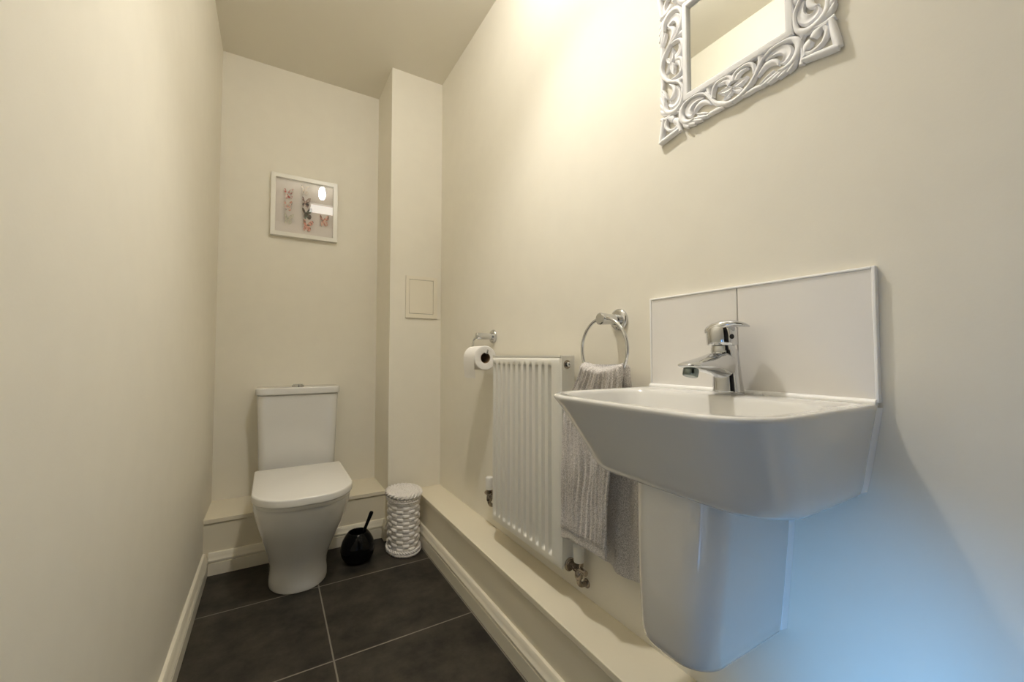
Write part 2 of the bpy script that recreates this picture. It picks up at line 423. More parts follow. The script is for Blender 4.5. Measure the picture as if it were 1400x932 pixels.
# pressed front panel as a height field
ys = []; gp = [.9655+.0338*k for k in range(11)]; gw = .0090
yset = {RY0+.002, RY0+.006, RY0+.012, RY1-.012, RY1-.006, RY1-.002}
for g in gp:
    for d in (-1, -.88, -.76, -.62, -.3, 0, .3, .62, .76, .88, 1): yset.add(g+d*gw)
ys = sorted(yset)
zs = sorted({RZ0+.002, RZ0+.006, RZ0+.009, RZ0+.012, RZ1-.009, .322, .324, .3265, .329, .3315, .334, .337, .339, .35, .5, .7, .84, .845, .849, .855, .862, .866, .870, RZ1-.012, RZ1-.006, RZ1-.002})
def rdepth(y, z):
    e = min(y-RY0, RY1-y, z-RZ0, RZ1-z)
    d = .008*(1-ss((e-.001)/.006))        # rolled edge falls back
    if e > .006: d = .0035*(1-ss((e-.007)/.004))
    for g in gp:
        q = abs(y-g)/gw
        if q < 1 and .322 <= z <= .868:
            prof = ss((1-q)/.38)
            ez = ss((z-.323)/.015)*ss((.868-z)/.007)
            d = max(d, .0118*prof*ez)
    return d
bm = bmesh.new()
G = [[bm.verts.new((RX+rdepth(y, z), y, z)) for y in ys] for z in zs]
for i in range(len(zs)-1):
    for j in range(len(ys)-1): bm.faces.new((G[i][j], G[i][j+1], G[i+1][j+1], G[i+1][j]))
bd = [G[0][j] for j in range(len(ys))] + [G[i][-1] for i in range(1, len(zs))] + [G[-1][j] for j in range(len(ys)-2, -1, -1)] + [G[i][0] for i in range(len(zs)-2, 0, -1)]
bk = [bm.verts.new((RX+.013, v.co.y, v.co.z)) for v in bd]
for i in range(len(bd)): bm.faces.new((bd[i], bd[(i+1) % len(bd)], bk[(i+1) % len(bd)], bk[i]))
bm.faces.new(bk)
link('front_panel', bm, M_rad, rad, smooth=32)
bm = bmesh.new(); box(bm, RB-.012, RB, RY0+.004, RY1-.004, RZ0+.004, RZ1-.012)
link('back_panel', bm, M_rad, rad, bevel=.003)
for y0, y1 in ((RY0-.0015, RY0+.0015), (RY1-.0015, RY1+.0015)):
    link('side_panel', B(RX+.006, RB+.001, y0, y1, RZ0+.012, RZ1+.002), M_rad, rad, bevel=.001)
bm = bmesh.new()      # louvred top grille
box(bm, RX+.004, RX+.010, RY0+.001, RY1-.001, RZ1-.002, RZ1+.003); box(bm, RB-.006, RB+.001, RY0+.001, RY1-.001, RZ1-.004, RZ1+.003)
k = RY0+.01
while k < RY1-.01:
    box(bm, RX+.010, RB-.006, k, k+.005, RZ1-.003, RZ1+.001); k += .0125
link('top_grille', bm, M_rad, rad, smooth=0)
# bleed valve in the end panel
bm = bmesh.new(); lathe(bm, (.7235, RY0-.0015, .870), (0, -1, 0), [(0, .0125), (.0012, .0125), (.0014, .010), (.0002, .0095)], n=28)
link('bleed_recess', bm, M_brass, rad)
bm = bmesh.new(); lathe(bm, (.7235, RY0-.001, .870), (0, -1, 0), [(0, .007), (.009, .007), (.010, .006), (.0101, .0028), (.007, .0026)], n=20)
link('bleed_plug', bm, M_chrome, rad)
bm = bmesh.new()      # embossed blanking ring below
tube(bm, [(.7235+.014*math.cos(a), RY0-.0018, .858+.010*math.sin(a)) for a in [math.radians(x) for x in range(200, 341, 10)]], .0008, 6)
link('embossed_line', bm, M_rad, rad)
def valve(vy, sgn, zc, VX=.741):
    """lockshield valve: cap, body, union into the radiator end, drop pipe to the ledge"""
    bm = bmesh.new()
    lathe(bm, (VX, vy, zc-.070), (0, 0, 1), [(0, .0105), (.004, .0115), (.016, .0115), (.020, .0095), (.030, .0095), (.032, .0125), (.045, .0125), (.047, .009)], n=20)
    lathe(bm, (VX, vy, zc-.046), (0, sgn, 0), [(-.030, .0055), (-.029, .0075), (-.012, .0075), (-.010, .009), (.0, .009), (.012, .0085), (.013, .0115), (.020, .0115), (.022, .009), (abs((RY0 if sgn > 0 else RY1)-vy)-.002, .009)], n=18)
    link('valve_body', bm, M_brass, rad, smooth=30)
    bm = bmesh.new(); e = RY0 if sgn > 0 else RY1
    lathe(bm, (VX-.012, e-sgn*.0015, zc-.040), (0, -sgn, 0), [(0, .0185), (.003, .0185), (.0045, .016), (.0045, .012), (.0065, .0115), (.0065, .003)], n=28)
    link('union_plate', bm, M_brass, rad)
    bm = bmesh.new(); lathe(bm, (VX, vy, zc-.026), (0, 0, 1), [(0, .0130), (.001, .0140), (.042, .0158), (.046, .0152), (.048, .0130)], n=28)
    link('valve_cap', bm, M_capw, rad, smooth=40)
    bm = bmesh.new()
    zt = zc-.068 if sgn > 0 else zc-.066
    tube(bm, catmull([(VX, vy, zt), (VX, vy, zt-.012), (VX+.008, vy, zt-.022), (W-.0006, vy, zt-.024)], 5), .0072, 16)
    lathe(bm, (W-.0006, vy, zt-.024), (-1, 0, 0), [(0, .0125), (.003, .012), (.005, .0078)], n=24)
    link('drop_pipe', bm, M_brass, rad)
valve(.890, 1, .352)
valve(1.426, -1, .400)
for y in (1.0, 1.24):
    for z in (.40, .80): link('wall_bracket', B(RB-.004, W-.0005, y-.02, y+.02, z, z+.03), M_rad, rad, smooth=0)

# ------------------------------------------------------------------ toilet roll holder and roll
def wall_fitting(root, y, z, xend, rp=.028, rr=.0125):
    bm = bmesh.new(); lathe(bm, (W-.0005, y, z), (-1, 0, 0), [(0, rp), (.004, rp), (.0065, rp*.96), (.0085, rp*.86), (.0092, rp*.62), (.0085, rr)], n=40)
    link('wall_plate', bm, M_chrome, root, smooth=40)
    bm = bmesh.new(); L = W-.008-xend
    lathe(bm, (W-.008, y, z), (-1, 0, 0), [(0, rr*1.0), (L*.5, rr*1.0), (L-.006, rr*1.12), (L-.0058, rr*1.12), (L-.002, rr*1.12), (L, rr*.95)], n=28)
    link('post', bm, M_chrome, root, smooth=40)
ty, tz, rollx, rollz = 1.447, .972, .702, .886
tr_ = thing('toilet_roll_holder', 'chrome hooked toilet paper holder on the right wall past the radiator', 'toilet roll holder', (W, ty, tz))
wall_fitting(tr_, ty, tz, .692)
bm = bmesh.new(); rodz = rollz+.0165
arm = catmull([(rollx, ty, tz-.004), (rollx, ty+.022, tz-.003), (rollx, ty+.042, tz-.014), (rollx, ty+.054, tz-.034), (rollx, ty+.054, rodz+.014), (rollx, ty+.046, rodz+.002), (rollx, ty+.034, rodz), (rollx, ty, rodz), (rollx, 1.385, rodz), (rollx, 1.372, rodz+.003), (rollx, 1.366, rodz+.014)], 8)
tube(bm, arm, .0036, 12)
link('hook_arm', bm, M_chrome, tr_, smooth=60)
roll = thing('toilet_roll', 'white toilet paper roll hanging on the chrome hook', 'toilet roll', (rollx, 1.435, rollz))
bm = bmesh.new(); n = 56; RO, RI = .0465, .0205; ya, yb_ = 1.386, 1.486
rr = []
for y, r_ in ((ya, RI), (ya-.0005, RI+.001), (ya-.0002, RO-.002), (ya+.002, RO), (yb_-.002, RO), (yb_, RO-.002), (yb_, RI)):
    rr.append([(rollx+r_*math.cos(2*PI*k/n), y, rollz+r_*math.sin(2*PI*k/n)) for k in range(n)])
rr.append(rr[0]); loft(bm, rr, False, False)
link('paper', bm, M_roll, roll, smooth=40)
bm = bmesh.new(); rr = []
for y, r_ in ((ya+.001, RI-.0002), (ya+.001, RI-.0018), (yb_-.001, RI-.0018), (yb_-.001, RI-.0002)): rr.append([(rollx+r_*math.cos(2*PI*k/n), y, rollz+r_*math.sin(2*PI*k/n)) for k in range(n)])
rr.append(rr[0]); loft(bm, rr, False, False)
link('cardboard_core', bm, M_card, roll, smooth=40)
bm = bmesh.new()
prof = [(rollx-(RO+.0008)*math.cos(a), rollz+(RO+.0008)*math.sin(a)) for a in [math.radians(x) for x in range(70, -1, -10)]] + [(rollx-RO-.001, rollz-.02), (rollx-RO+.001, rollz-.045), (rollx-RO+.0035, rollz-.066), (rollx-RO+.004, rollz-.077)]
prof = catmull(prof, 3)
g1 = [[(x, y, z+.0012*math.sin(y*90)*(1 if i == len(prof)-1 else 0)) for y in [lerp(ya+.0015, yb_-.0015, k/14) for k in range(15)]] for i, (x, z) in enumerate(prof)]
V = [[bm.verts.new(p) for p in row] for row in g1]; V2 = [[bm.verts.new((p[0]+.0007, p[1], p[2]-.0002)) for p in row] for row in g1]
for A_ in (V, V2):
    for i in range(len(A_)-1):
        for j in range(14): bm.faces.new((A_[i][j], A_[i][j+1], A_[i+1][j+1], A_[i+1][j]))
link('hanging_sheet', bm, M_roll, roll, smooth=60)

# ------------------------------------------------------------------ towel ring and towel
gy, gz = .757, .987
rg = thing('towel_ring', 'chrome round towel ring fixed to the wall above the radiator end', 'towel ring', (W, gy, gz))
wall_fitting(rg, gy, gz, .700, .0285, .0135)
RXX, RR = .709, .0795; rcz = gz-.002-RR+.004
bm = bmesh.new(); n = 72
rings = []
for k in range(n+1):
    a = 2*PI*(k % n)/n; p = Vector((RXX, gy-.004+RR*math.cos(a), rcz+RR*math.sin(a))); nrm = Vector((0, math.cos(a), math.sin(a)))
    rings.append([p+(nrm*math.cos(2*PI*q/14)+Vector((1, 0, 0))*math.sin(2*PI*q/14))*.0042 for q in range(14)])
loft(bm, rings, False, False)
link('ring', bm, M_chrome, rg, smooth=80)

# towel: one thick ribbed strip folded over the lower part of the ring
TT = thing('hand_towel', 'pale grey ribbed hand towel hanging folded through the chrome ring', 'towel', (RXX, .77, .87))
def prof_front(s):     # s 0..1 top to bottom: (x centre, y0 right edge, y1 left edge, z, thickness)
    z = lerp(.864, .402, s)
    x = lerp(.700, .684, ss(s*3)) + .006*ss((s-.3)/.7)
    yl = .822 + .060*ss(s/.30)**.8 + .024*s
    yr = .680 + .012*ss(s/.4) + .030*ss((s-.25)/.75)
    return x, yr, yl, z, lerp(.026, .013, ss(s*4))
def prof_back(s):
    z = lerp(.864, .372, s)
    x = lerp(.716, .742, ss(s*4))
    yl = .816 - .030*ss(s*1.2)
    yr = .680 - .022*ss(s*2) + .012*ss((s-.4)/.6)
    return x, yr, yl, z, lerp(.024, .014, ss(s*4))
def flap(name, pf, outward, ns=70, nc=150, hem=True, ribs=13, seed=0, slant=0):
    bm = bmesh.new(); rings = []
    for i in range(ns+1):
        s = i/ns; x, yr, yl, z, th = pf(s)
        inhem = s > 1-.036 and hem
        ring = []
        # outer face from left to right
        for k in range(nc+1):
            f = k/nc
            y = lerp(yl, yr, f)
            env = min(1, f/.05, (1-f)/.05); env = math.sqrt(max(0, 1-(1-env)**2))
            wob = .25*math.sin(s*7+seed)+.18*math.sin(s*17+f*3)
            rib = (0.5+0.5*math.cos(2*PI*(ribs*f+wob)))**.85
            fold = .0065*math.sin(2*PI*(1.5*f+.18+.12*math.sin(s*4)))*ss(s*2.5) + .003*math.sin(2*PI*(3.1*f+seed+s*.7))*(1-ss((s-.5)/.5))
            amp = 0 if inhem else .0058
            h = th*.5*env + amp*rib*env
            if inhem: h = th*.5*env+.0002
            if hem and abs(s-(1-.036)) < .008: h = th*.5*env-.0010
            nz = noise.noise(Vector((f*60, s*170, seed)))*.0007
            zz = z - slant*(f)*s + (.006*math.sin(f*5+seed) if s > .5 else 0)*s
            if s < .12: zz = z - .010*(1-s/.12)*math.sin(PI*f) + .007*(1-s/.12)*abs(f-.5)
            ring.append((x+fold+outward*(h+nz), y, zz))
        # inner face back
        for k in range(nc-1, 0, -6):
            f = k/nc; y = lerp(yl, yr, f)
            env = min(1, f/.05, (1-f)/.05)
            fold = .0065*math.sin(2*PI*(1.5*f+.18+.12*math.sin(s*4)))*ss(s*2.5) + .003*math.sin(2*PI*(3.1*f+seed+s*.7))*(1-ss((s-.5)/.5))
            zz = z - slant*(f)*s + (.006*math.sin(f*5+seed) if s > .5 else 0)*s
            if s < .12: zz = z - .010*(1-s/.12)*math.sin(PI*f) + .007*(1-s/.12)*abs(f-.5)
            ring.append((x+fold-outward*th*.42*env, y, zz))
        rings.append(ring)
    # rounded bottom
    last = rings[-1]; cx = sum(p[0] for p in last)/len(last)
    rings.append([(lerp(p[0], pf(1)[0], .5), p[1], p[2]-.003) for p in last])
    first = rings[0]
    top = [[(lerp(p[0], RXX, .35), lerp(p[1], .75, .015), p[2]+.007) for p in first], [(lerp(p[0], RXX, .8), lerp(p[1], .75, .05), p[2]+.0105) for p in first]]
    rings = top[::-1]+rings
    loft(bm, rings, True, True)
    return link(name, bm, M_towel, TT, smooth=85)
flap('front_flap', prof_front, -1, ribs=13, slant=-.018)
flap('back_flap', prof_back, 1, ribs=12, seed=1.7, slant=.0)

# ------------------------------------------------------------------ splashback
sp = thing('splashback', 'two white glazed square tiles with white edging behind the basin tap', 'splashback', (W, .445, .826))
for y0, y1 in ((.2425, .4440), (.4460, .6475)):
    link('tile', B(.7615, W-.0005, y0, y1, .828, 1.0235), M_tile, sp, bevel=.0012)
link('grout_joint', B(.7635, W-.0008, .4440, .4460, .828, 1.023), plain('grey_grout', (.50, .48, .46), .8), sp, smooth=0)
bm = bmesh.new()
box(bm, .7595, W-.0004, .2380, .2425, .826, 1.0275); box(bm, .7595, W-.0004, .6475, .6515, .826, 1.0275); box(bm, .7595, W-.0004, .2425, .6475, 1.0235, 1.0275)
link('edge_trim', bm, M_seal, sp, bevel=.0012)

# ------------------------------------------------------------------ basin
bs = thing('wash_basin', 'white rectangular wall-hung wash basin with rounded front corners', 'basin', (W, .445, .75))
BC = .445
def _bo(xf, hw, r, xb, n, bow):
    pts = dshape(-hw, hw, 0, -(xb-xf), r, n, bow=bow)
    return [(xb+y, BC+x) for x, y in pts]
XB = W-.0140
# outer profile rings: (z, xfront, half width front.., radius)
OUT = [(.6815, .566, .158, .062), (.6805, .549, .171, .068), (.6835, .537, .178, .072), (.690, .5290, .183, .075), (.702, .5215, .1865, .077), (.722, .5090, .1895, .078), (.750, .4915, .1940, .079), (.780, .4715, .1985, .079), (.800, .4570, .2020, .080), (.810, .4490, .2035, .080), (.8165, .4435, .2050, .080),
       (.8200, .4420, .2055, .080), (.8228, .4430, .2048, .0795), (.8245, .4460, .2025, .078), (.8245, .4500, .1995, .076)]
bm = bmesh.new()
rings = []
for z, xf, hw, r_ in OUT:
    rings.append([(x, y, z) for x, y in _bo(xf, hw, r_, XB, 12, .006)])
# inner bowl
def inner(xf, hw, r_, xb, z, rb):
    return [(xb+y, BC+x, z) for x, y in dshape(-hw, hw, 0, -(xb-xf), r_, 12, bow=.006, rb=rb)]
IN = [(.462, .188, .066, .680, .8243, .05), (.465, .185, .064, .677, .8225, .05), (.468, .182, .062, .674, .817, .05), (.478, .174, .058, .668, .795, .05), (.495, .162, .054, .655, .765, .05), (.515, .146, .05, .635, .742, .05), (.545, .11, .04, .61, .732, .04), (.565, .05, .02, .60, .729, .015)]
for xf, hw, r_, xb, z, rb in IN: rings.append(inner(xf, hw, r_, xb, z, rb))
loft(bm, rings, True, True)
link('bowl', bm, M_porc, bs, smooth=60)
bm = bmesh.new(); lathe(bm, (.585, BC, .7295), (0, 0, 1), [(0, .022), (.0015, .0215), (.002, .017), (.0005, .0165)], n=28)
link('waste_outlet', bm, M_chrome, bs)
bm = bmesh.new(); lathe(bm, (.752, .404, .8245), (0, 0, 1), [(0, .0075), (.003, .0072), (.0045, .0055), (.005, .002)], n=20)
link('hole_cover', bm, M_seal, bs)
bm = bmesh.new()      # silicone bead along the wall, down both sides
tube(bm, [(W-.0115, .2405, .8255), (W-.0115, .45, .8258), (W-.0115, .6495, .8255)], .0062, 10)
for s in (-1, 1):
    y = [BC+s*q for q in (.2050, .1990, .1897, .1835)]
    zz = (.819, .78, .722, .691)
    loft(bm, [[(XB-.0005, yy+s*.0002, z), (W-.0006, yy+s*.0030, z), (W-.0006, yy-s*.009, z), (XB-.0005, yy-s*.009, z)] for yy, z in zip(y, zz)])
link('sealant', bm, M_seal, bs, smooth=50)

# ------------------------------------------------------------------ semi pedestal
pd = thing('semi_pedestal', 'white wall-mounted half pedestal hanging below the basin', 'pedestal', (W, .445, .42))
PB = W-.0140
bm = bmesh.new(); rings = []
for z, xf, hw, r_ in [(.4195, .575, .052, .035), (.4195, .560, .060, .042), (.4225, .550, .0645, .045), (.430, .5445, .0672, .047), (.445, .5415, .069, .048), (.52, .543, .0765, .050), (.60, .548, .0835, .052), (.6785, .552, .0885, .053)]:
    rings.append([(x, y, z) for x, y in _bo(xf, hw, r_, PB, 12, .004)])
loft(bm, rings)
link('shroud', bm, M_porc, pd, smooth=50)
bm = bmesh.new()
for s in (-1, 1):
    loft(bm, [[(PB-.0004, BC+s*(q+.0003), z), (W-.0006, BC+s*(q+.0030), z), (W-.0006, BC+s*(q-.009), z), (PB-.0004, BC+s*(q-.009), z)] for q, z in ((.0682, .428), (.0765, .52), (.0835, .60), (.0882, .677))])
link('sealant', bm, M_seal, pd, smooth=50)

# ------------------------------------------------------------------ tap
tap = thing('basin_tap', 'chrome single-lever mixer tap standing on the basin deck', 'tap', (.727, BC, .8245))
def ell(c, a, b, ra, rb, n=28, p=2.0):
    c = Vector(c); a = Vector(a).normalized(); b = Vector(b).normalized(); o = []
    for k in range(n):
        t = 2*PI*k/n; ct, st = math.cos(t), math.sin(t)
        o.append(c+a*ra*math.copysign(abs(ct)**(2/p), ct)+b*rb*math.copysign(abs(st)**(2/p), st))
    return o
bm = bmesh.new()
rings = []
for z, x, ra, rb in [(.8250, .7275, .0262, .0262), (.8262, .7275, .0268, .0268), (.832, .7272, .0262, .0262), (.845, .7262, .0248, .0248), (.860, .7250, .0238, .0238), (.875, .7235, .0232, .0230), (.888, .7215, .0232, .0228), (.898, .7190, .0232, .0228), (.904, .7170, .0225, .0225), (.9075, .7160, .0205, .0210)]:
    rings.append(ell((x, BC, z), (1, 0, 0), (0, 1, 0), ra, rb))
loft(bm, rings)
link('body', bm, M_chrome, tap, smooth=60)
bm = bmesh.new(); rings = []
# spout: (x, z centre, half height, half width)
for x, z, hh, hw in [(.728, .876, .026, .0215), (.712, .8790, .0265, .0228), (.696, .8800, .0240, .0230), (.680, .8800, .0195, .0226), (.662, .8795, .0150, .0218), (.644, .8790, .0118, .0208), (.628, .8785, .0092, .0198), (.614, .8785, .0066, .0182), (.605, .8787, .0042, .0150), (.600, .8790, .0016, .0100)]:
    rings.append(ell((x, BC, z), (0, 1, 0), (.10, 0, 1), hw, hh, p=2.3))
loft(bm, rings)
link('spout', bm, M_chrome, tap, smooth=70)
bm = bmesh.new(); lathe(bm, (.6225, BC, .8765), (-.30, 0, -1), [(0, .0118), (.006, .0125), (.0075, .0128), (.0165, .0125), (.018, .0112)], n=28)
link('aerator', bm, M_aer, tap, smooth=40)
bm = bmesh.new()
HXX = .7100
lathe(bm, (.7145, BC, .9055), (-.1, 0, 1), [(0, .0205), (.004, .0205), (.0065, .0195), (.009, .0195)], n=32)
link('collar', bm, M_chrome, tap, smooth=40)
bm = bmesh.new(); rings = []
for z, x, ra in [(.9135, .7118, .0235), (.9145, .7116, .0252), (.920, .7110, .0257), (.930, .7100, .0258), (.9385, .7090, .0252), (.9445, .7085, .0236), (.9495, .7085, .0208), (.9535, .7095, .0165), (.9555, .7110, .0105)]:
    rings.append(ell((x, BC, z), (1, 0, 0), (0, 1, 0), ra, ra))
loft(bm, rings)
link('lever_head', bm, M_chrome, tap, smooth=60)
bm = bmesh.new(); rings = []
d = Vector((.42, -.90, 0)).normalized(); side = Vector((-d.y, d.x, 0))
for s, z, hw, hh in [(-.0275, .9400, .004, .0030), (-.024, .9410, .012, .0070), (-.014, .9445, .0190, .0100), (.0, .9480, .0225, .0110), (.012, .9510, .0228, .0088), (.024, .9520, .0215, .0062), (.034, .9510, .0185, .0046), (.041, .9490, .0135, .0034), (.046, .9470, .0070, .0016)]:
    rings.append(ell(Vector((.7085, BC, z))+d*s, side, (0, 0, 1), hw, hh, p=2.4))
loft(bm, rings)
link('lever', bm, M_chrome, tap, smooth=70)
bm = bmesh.new(); dd = Vector((-.35, -1, 0)).normalized()
lathe(bm, Vector((.7105, BC, .9290))+dd*.0240, dd, [(0, .0045), (.0022, .0045), (.0024, .003)], n=16)
link('indicator', bm, M_black, tap)

# ------------------------------------------------------------------ carved mirror
MC, MZ, MH = .4450, 1.5535, .1085          # centre, half size of the moulding's outer edge
MO = .1750
mr = thing('carved_mirror', 'small square mirror in a white openwork carved frame above the basin', 'mirror', (W, MC, MZ))
# stroke: points (s along the side from its middle, t outwards from the moulding), widths, crest height
def ridge(bm, pts, wid, place, h=.017, base=.003, m=6, groove=False, closed=False):
    P = catmull(pts, m, closed); Wd = catmull([(w,) for w in wid], m, closed); n = len(P); rings = []
    for i in range(n):
        a = P[(i-1) % n] if closed or i > 0 else P[i]; b_ = P[(i+1) % n] if closed or i < n-1 else P[i]
        tx, ty_ = b_[0]-a[0], b_[1]-a[1]; L = math.hypot(tx, ty_) or 1; nx, ny = -ty_/L, tx/L
        w = max(Wd[i][0], .0004)*1.06; x, y = P[i]
        if groove: cs = [(-1, base), (-1, h*.72), (-.72, h*.98), (-.3, h*.80), (0, h*.74), (.3, h*.80), (.72, h*.98), (1, h*.72), (1, base)]
        else: cs = [(-1, base), (-1, h*.66), (-.75, h*.86), (-.35, h*.97), (0, h), (.35, h*.97), (.75, h*.86), (1, h*.66), (1, base)]
        rings.append([place(x+nx*w*c, y+ny*w*c, hh) for c, hh in cs])
    if closed: rings.append(rings[0]); loft(bm, rings, False, False)
    else: loft(bm, rings)
def leaf(bm, a, b_, w, place, h=.013, lobes=4, base=.003):
    """pointed leaf with a toothed outline and a centre vein from a to b"""
    ax, ay = a; bx, by = b_; L = math.hypot(bx-ax, by-ay); tx, ty_ = (bx-ax)/L, (by-ay)/L; nx, ny = -ty_, tx
    N = lobes*4; left = []; right = []; mid = []
    for k in range(N+1):
        f = k/N; env = math.sin(PI*f**.8)**.8*w if 0 < f < 1 else .0003
        tooth = 1-.30*((k % 4)/4)
        for arr, s in ((left, 1), (right, -1)): arr.append((ax+tx*L*f+nx*s*env*tooth, ay+ty_*L*f+ny*s*env*tooth))
        mid.append((ax+tx*L*f, ay+ty_*L*f))
    rings = []
    for l, m_, r_ in zip(left, mid, right):
        q = lambda p, o, f: (lerp(p[0], o[0], f), lerp(p[1], o[1], f))
        rings.append([place(*l, base), place(*l, h*.6), place(*q(l, m_, .45), h), place(*m_, h*.74), place(*q(r_, m_, .45), h), place(*r_, h*.6), place(*r_, base)])
    loft(bm, rings)
bmC = bmesh.new()
def placer(rot, flip):
    c, s_ = [(1, 0), (0, 1), (-1, 0), (0, -1)][rot]
    def f(s, t, h):
        u = -s if flip else s; v = -(MH+t)
        y, z = u*c-v*s_, u*s_+v*c
        return Vector((W-.0005-h*.68, MC+y, MZ+z))
    return f
BW = MO-MH   # band width .0665
for rot in range(4):
    for flip in (False, True):
        pl = placer(rot, flip)
        # half of the centre cartouche: lower rim, upper lobe, palmette
        ridge(bmC, [(0, .0570), (.014, .0545), (.026, .0480), (.036, .0400), (.044, .0285), (.051, .0150), (.057, .0080)], [.0042, .0045, .0048, .0036, .0030, .0024, .0020], pl, .018)
        ridge(bmC, [(.019, .0575), (.031, .0560), (.044, .0555), (.058, .0580)], [.0022, .0042, .0040, .0030], pl, .0145)
        ridge(bmC, [(.001, .0180), (.003, .0090), (.009, .0035), (.018, .0015), (.030, .0022), (.038, .0080), (.041, .0180), (.041, .0280)], [.0044, .0038, .0032, .0030, .0034, .0034, .0030, .0024], pl, .0175)
        ridge(bmC, [(.006, .0185), (.011, .0110), (.020, .0080), (.030, .0095)], [.0048, .0042, .0028, .0010], pl, .0150)
        leaf(bmC, (.000, .0300), (.0300, .0250), .0085, pl, .0150)
        leaf(bmC, (.000, .0330), (.0190, .0440), .0065, pl, .0140)
        ridge(bmC, [(.0515, .0005), (.0510, .0070), (.0485, .0160)], [.0050, .0036, .0020], pl, .0150)
        # long scroll sweeping round to the feathered tail
        ridge(bmC, [(.037, .0430), (.047, .0265), (.057, .0110), (.073, .0025), (.090, .0018), (.105, .0055), (.1135, .0150), (.1155, .0260), (.1115, .0380), (.104, .0460), (.093, .0495), (.083, .0480)],
              [.0018, .0024, .0026, .0030, .0032, .0040, .0054, .0058, .0058, .0052, .0040, .0018], pl, .0185)
        ridge(bmC, [(.062, .0165), (.075, .0115), (.088, .0125), (.0965, .0195), (.0975, .0280), (.0920, .0350), (.0855, .0350)], [.0018, .0045, .0070, .0080, .0074, .0052, .0014], pl, .0150, groove=True)
        ridge(bmC, [(.0465, .0370), (.055, .0285), (.064, .0235), (.074, .0250), (.081, .0310), (.083, .0375)], [.0012, .0036, .0050, .0048, .0034, .0010], pl, .0150)
        for p0, p1, p2, w in (((.110, .0440), (.105, .0530), (.097, .0595), .0048), ((.102, .0485), (.093, .0550), (.0815, .0605), .0046), ((.092, .0500), (.079, .0550), (.0650, .0605), .0044), ((.083, .0490), (.068, .0535), (.0520, .0585), .0040), ((.076, .0430), (.063, .0480), (.0510, .0540), .0030)):
            ridge(bmC, [p0, p1, p2], [w*.6, w, w*.45], pl, .0160)
        # foot, then the heart-shaped corner: stem and bud, hook, outer rim
        ridge(bmC, [(.1195, .0310), (.1215, .0450), (.1180, .0590)], [.0022, .0042, .0040], pl, .0165)
        ridge(bmC, [(.1235, .0480), (.1240, .0385), (.1280, .0315), (.1330, .0270)], [.0030, .0040, .0070, .0048], pl, .0165)
        ridge(bmC, [(.1240, .0430), (.1310, .0470), (.1400, .0465), (.1480, .0425), (.1540, .0375)], [.0030, .0038, .0038, .0030, .0010], pl, .0160)
        ridge(bmC, [(.1200, .0530), (.1320, .0550), (.1450, .0570), (.1580, .0595), (.1715, .0615)], [.0040, .0046, .0052, .0054, .0050], pl, .0180)
    pl = placer(rot, False)
    leaf(bmC, (.1290, .0030), (.1115, .0205), .0058, pl, .0150, 3)
link('carved_border', bmC, M_mir_fr, mr, smooth=50)
# moulding: mitred square section
bm = bmesh.new()
secs = [(0, .001), (0, .0095), (.0015, .0118), (.006, .0130), (.0105, .0130), (.0125, .0118), (.0132, .005), (.0132, .001)]
rings = []
for sx, sz in ((1, 1), (-1, 1), (-1, -1), (1, -1), (1, 1)):
    rings.append([(W-.001-h, MC+sx*(MH-i), MZ+sz*(MH-i)) for i, h in secs])
loft(bm, rings, False, False)
link('inner_moulding', bm, M_mir_fr, mr, smooth=30)
g = MH-.0120
link('mirror_glass', B(W-.006, W-.0015, MC-g, MC+g, MZ-g, MZ+g), M_mirror, mr, smooth=0)

# ------------------------------------------------------------------ butterfly picture
PX0, PX1, PZ0, PZ1, PYF, PYB = -.019, .288, 1.497, 1.812, 2.318, YB-.001
pc = thing('framed_butterfly_picture', 'white box frame with colourful paper butterflies on the far wall', 'picture', ((PX0+PX1)/2, YB, PZ0))
fw = .021
bm = bmesh.new(); rings = []
secs = [(0, PYB), (0, PYF+.001), (.001, PYF), (fw-.001, PYF), (fw, PYF+.001), (fw, PYB-.006)]
for sx, sz in ((PX0, PZ0), (PX1, PZ0), (PX1, PZ1), (PX0, PZ1), (PX0, PZ0)):
    ix = 1 if sx == PX0 else -1; iz = 1 if sz == PZ0 else -1
    rings.append([(sx+ix*i, y, sz+iz*i) for i, y in secs])
loft(bm, rings, False, False)
link('frame', bm, M_picfr, pc, smooth=30)
link('mount_board', B(PX0+.004, PX1-.004, PYB-.006, PYB-.001, PZ0+.004, PZ1-.004), M_mount, pc, smooth=0)
bm = bmesh.new(); f = fw-.002
vs = [bm.verts.new(p) for p in ((PX0+f, PYF+.0045, PZ0+f), (PX1-f, PYF+.0045, PZ0+f), (PX1-f, PYF+.0045, PZ1-f), (PX0+f, PYF+.0045, PZ1-f))]; bm.faces.new(vs)
link('glass_pane', bm, M_glass, pc, smooth=0)
def butterfly(cx, cz, sc, mat, rot=0, ltilt=62, rtilt=30):
    bm = bmesh.new(); y = PYB-.0085
    up = [(0, .006), (.006, .016), (.016, .026), (.026, .029), (.031, .025), (.029, .014), (.020, .004), (.0, -.001)]
    lo = [(0, .001), (.012, .001), (.021, -.004), (.023, -.013), (.018, -.021), (.010, -.023), (.004, -.016), (.0, -.006)]
    for s, tilt in ((-1, math.radians(ltilt)), (1, math.radians(rtilt))):
        for shp in (up, lo):
            pts = []
            for px, pz in shp:
                a = px*sc; x = s*a*math.cos(tilt); yy = -min(a*math.sin(tilt), .0125)
                z = pz*sc; c, s_ = math.cos(rot), math.sin(rot)
                pts.append((cx+x*c-z*s_, y+yy, cz+x*s_+z*c))
            f = bm.faces.new([bm.verts.new(p) for p in pts])
    tube(bm, [(cx-.001, y, cz-.012*sc), (cx, y-.001, cz), (cx, y, cz+.013*sc)], [.0008, .0014, .0008], 6)
    return bm
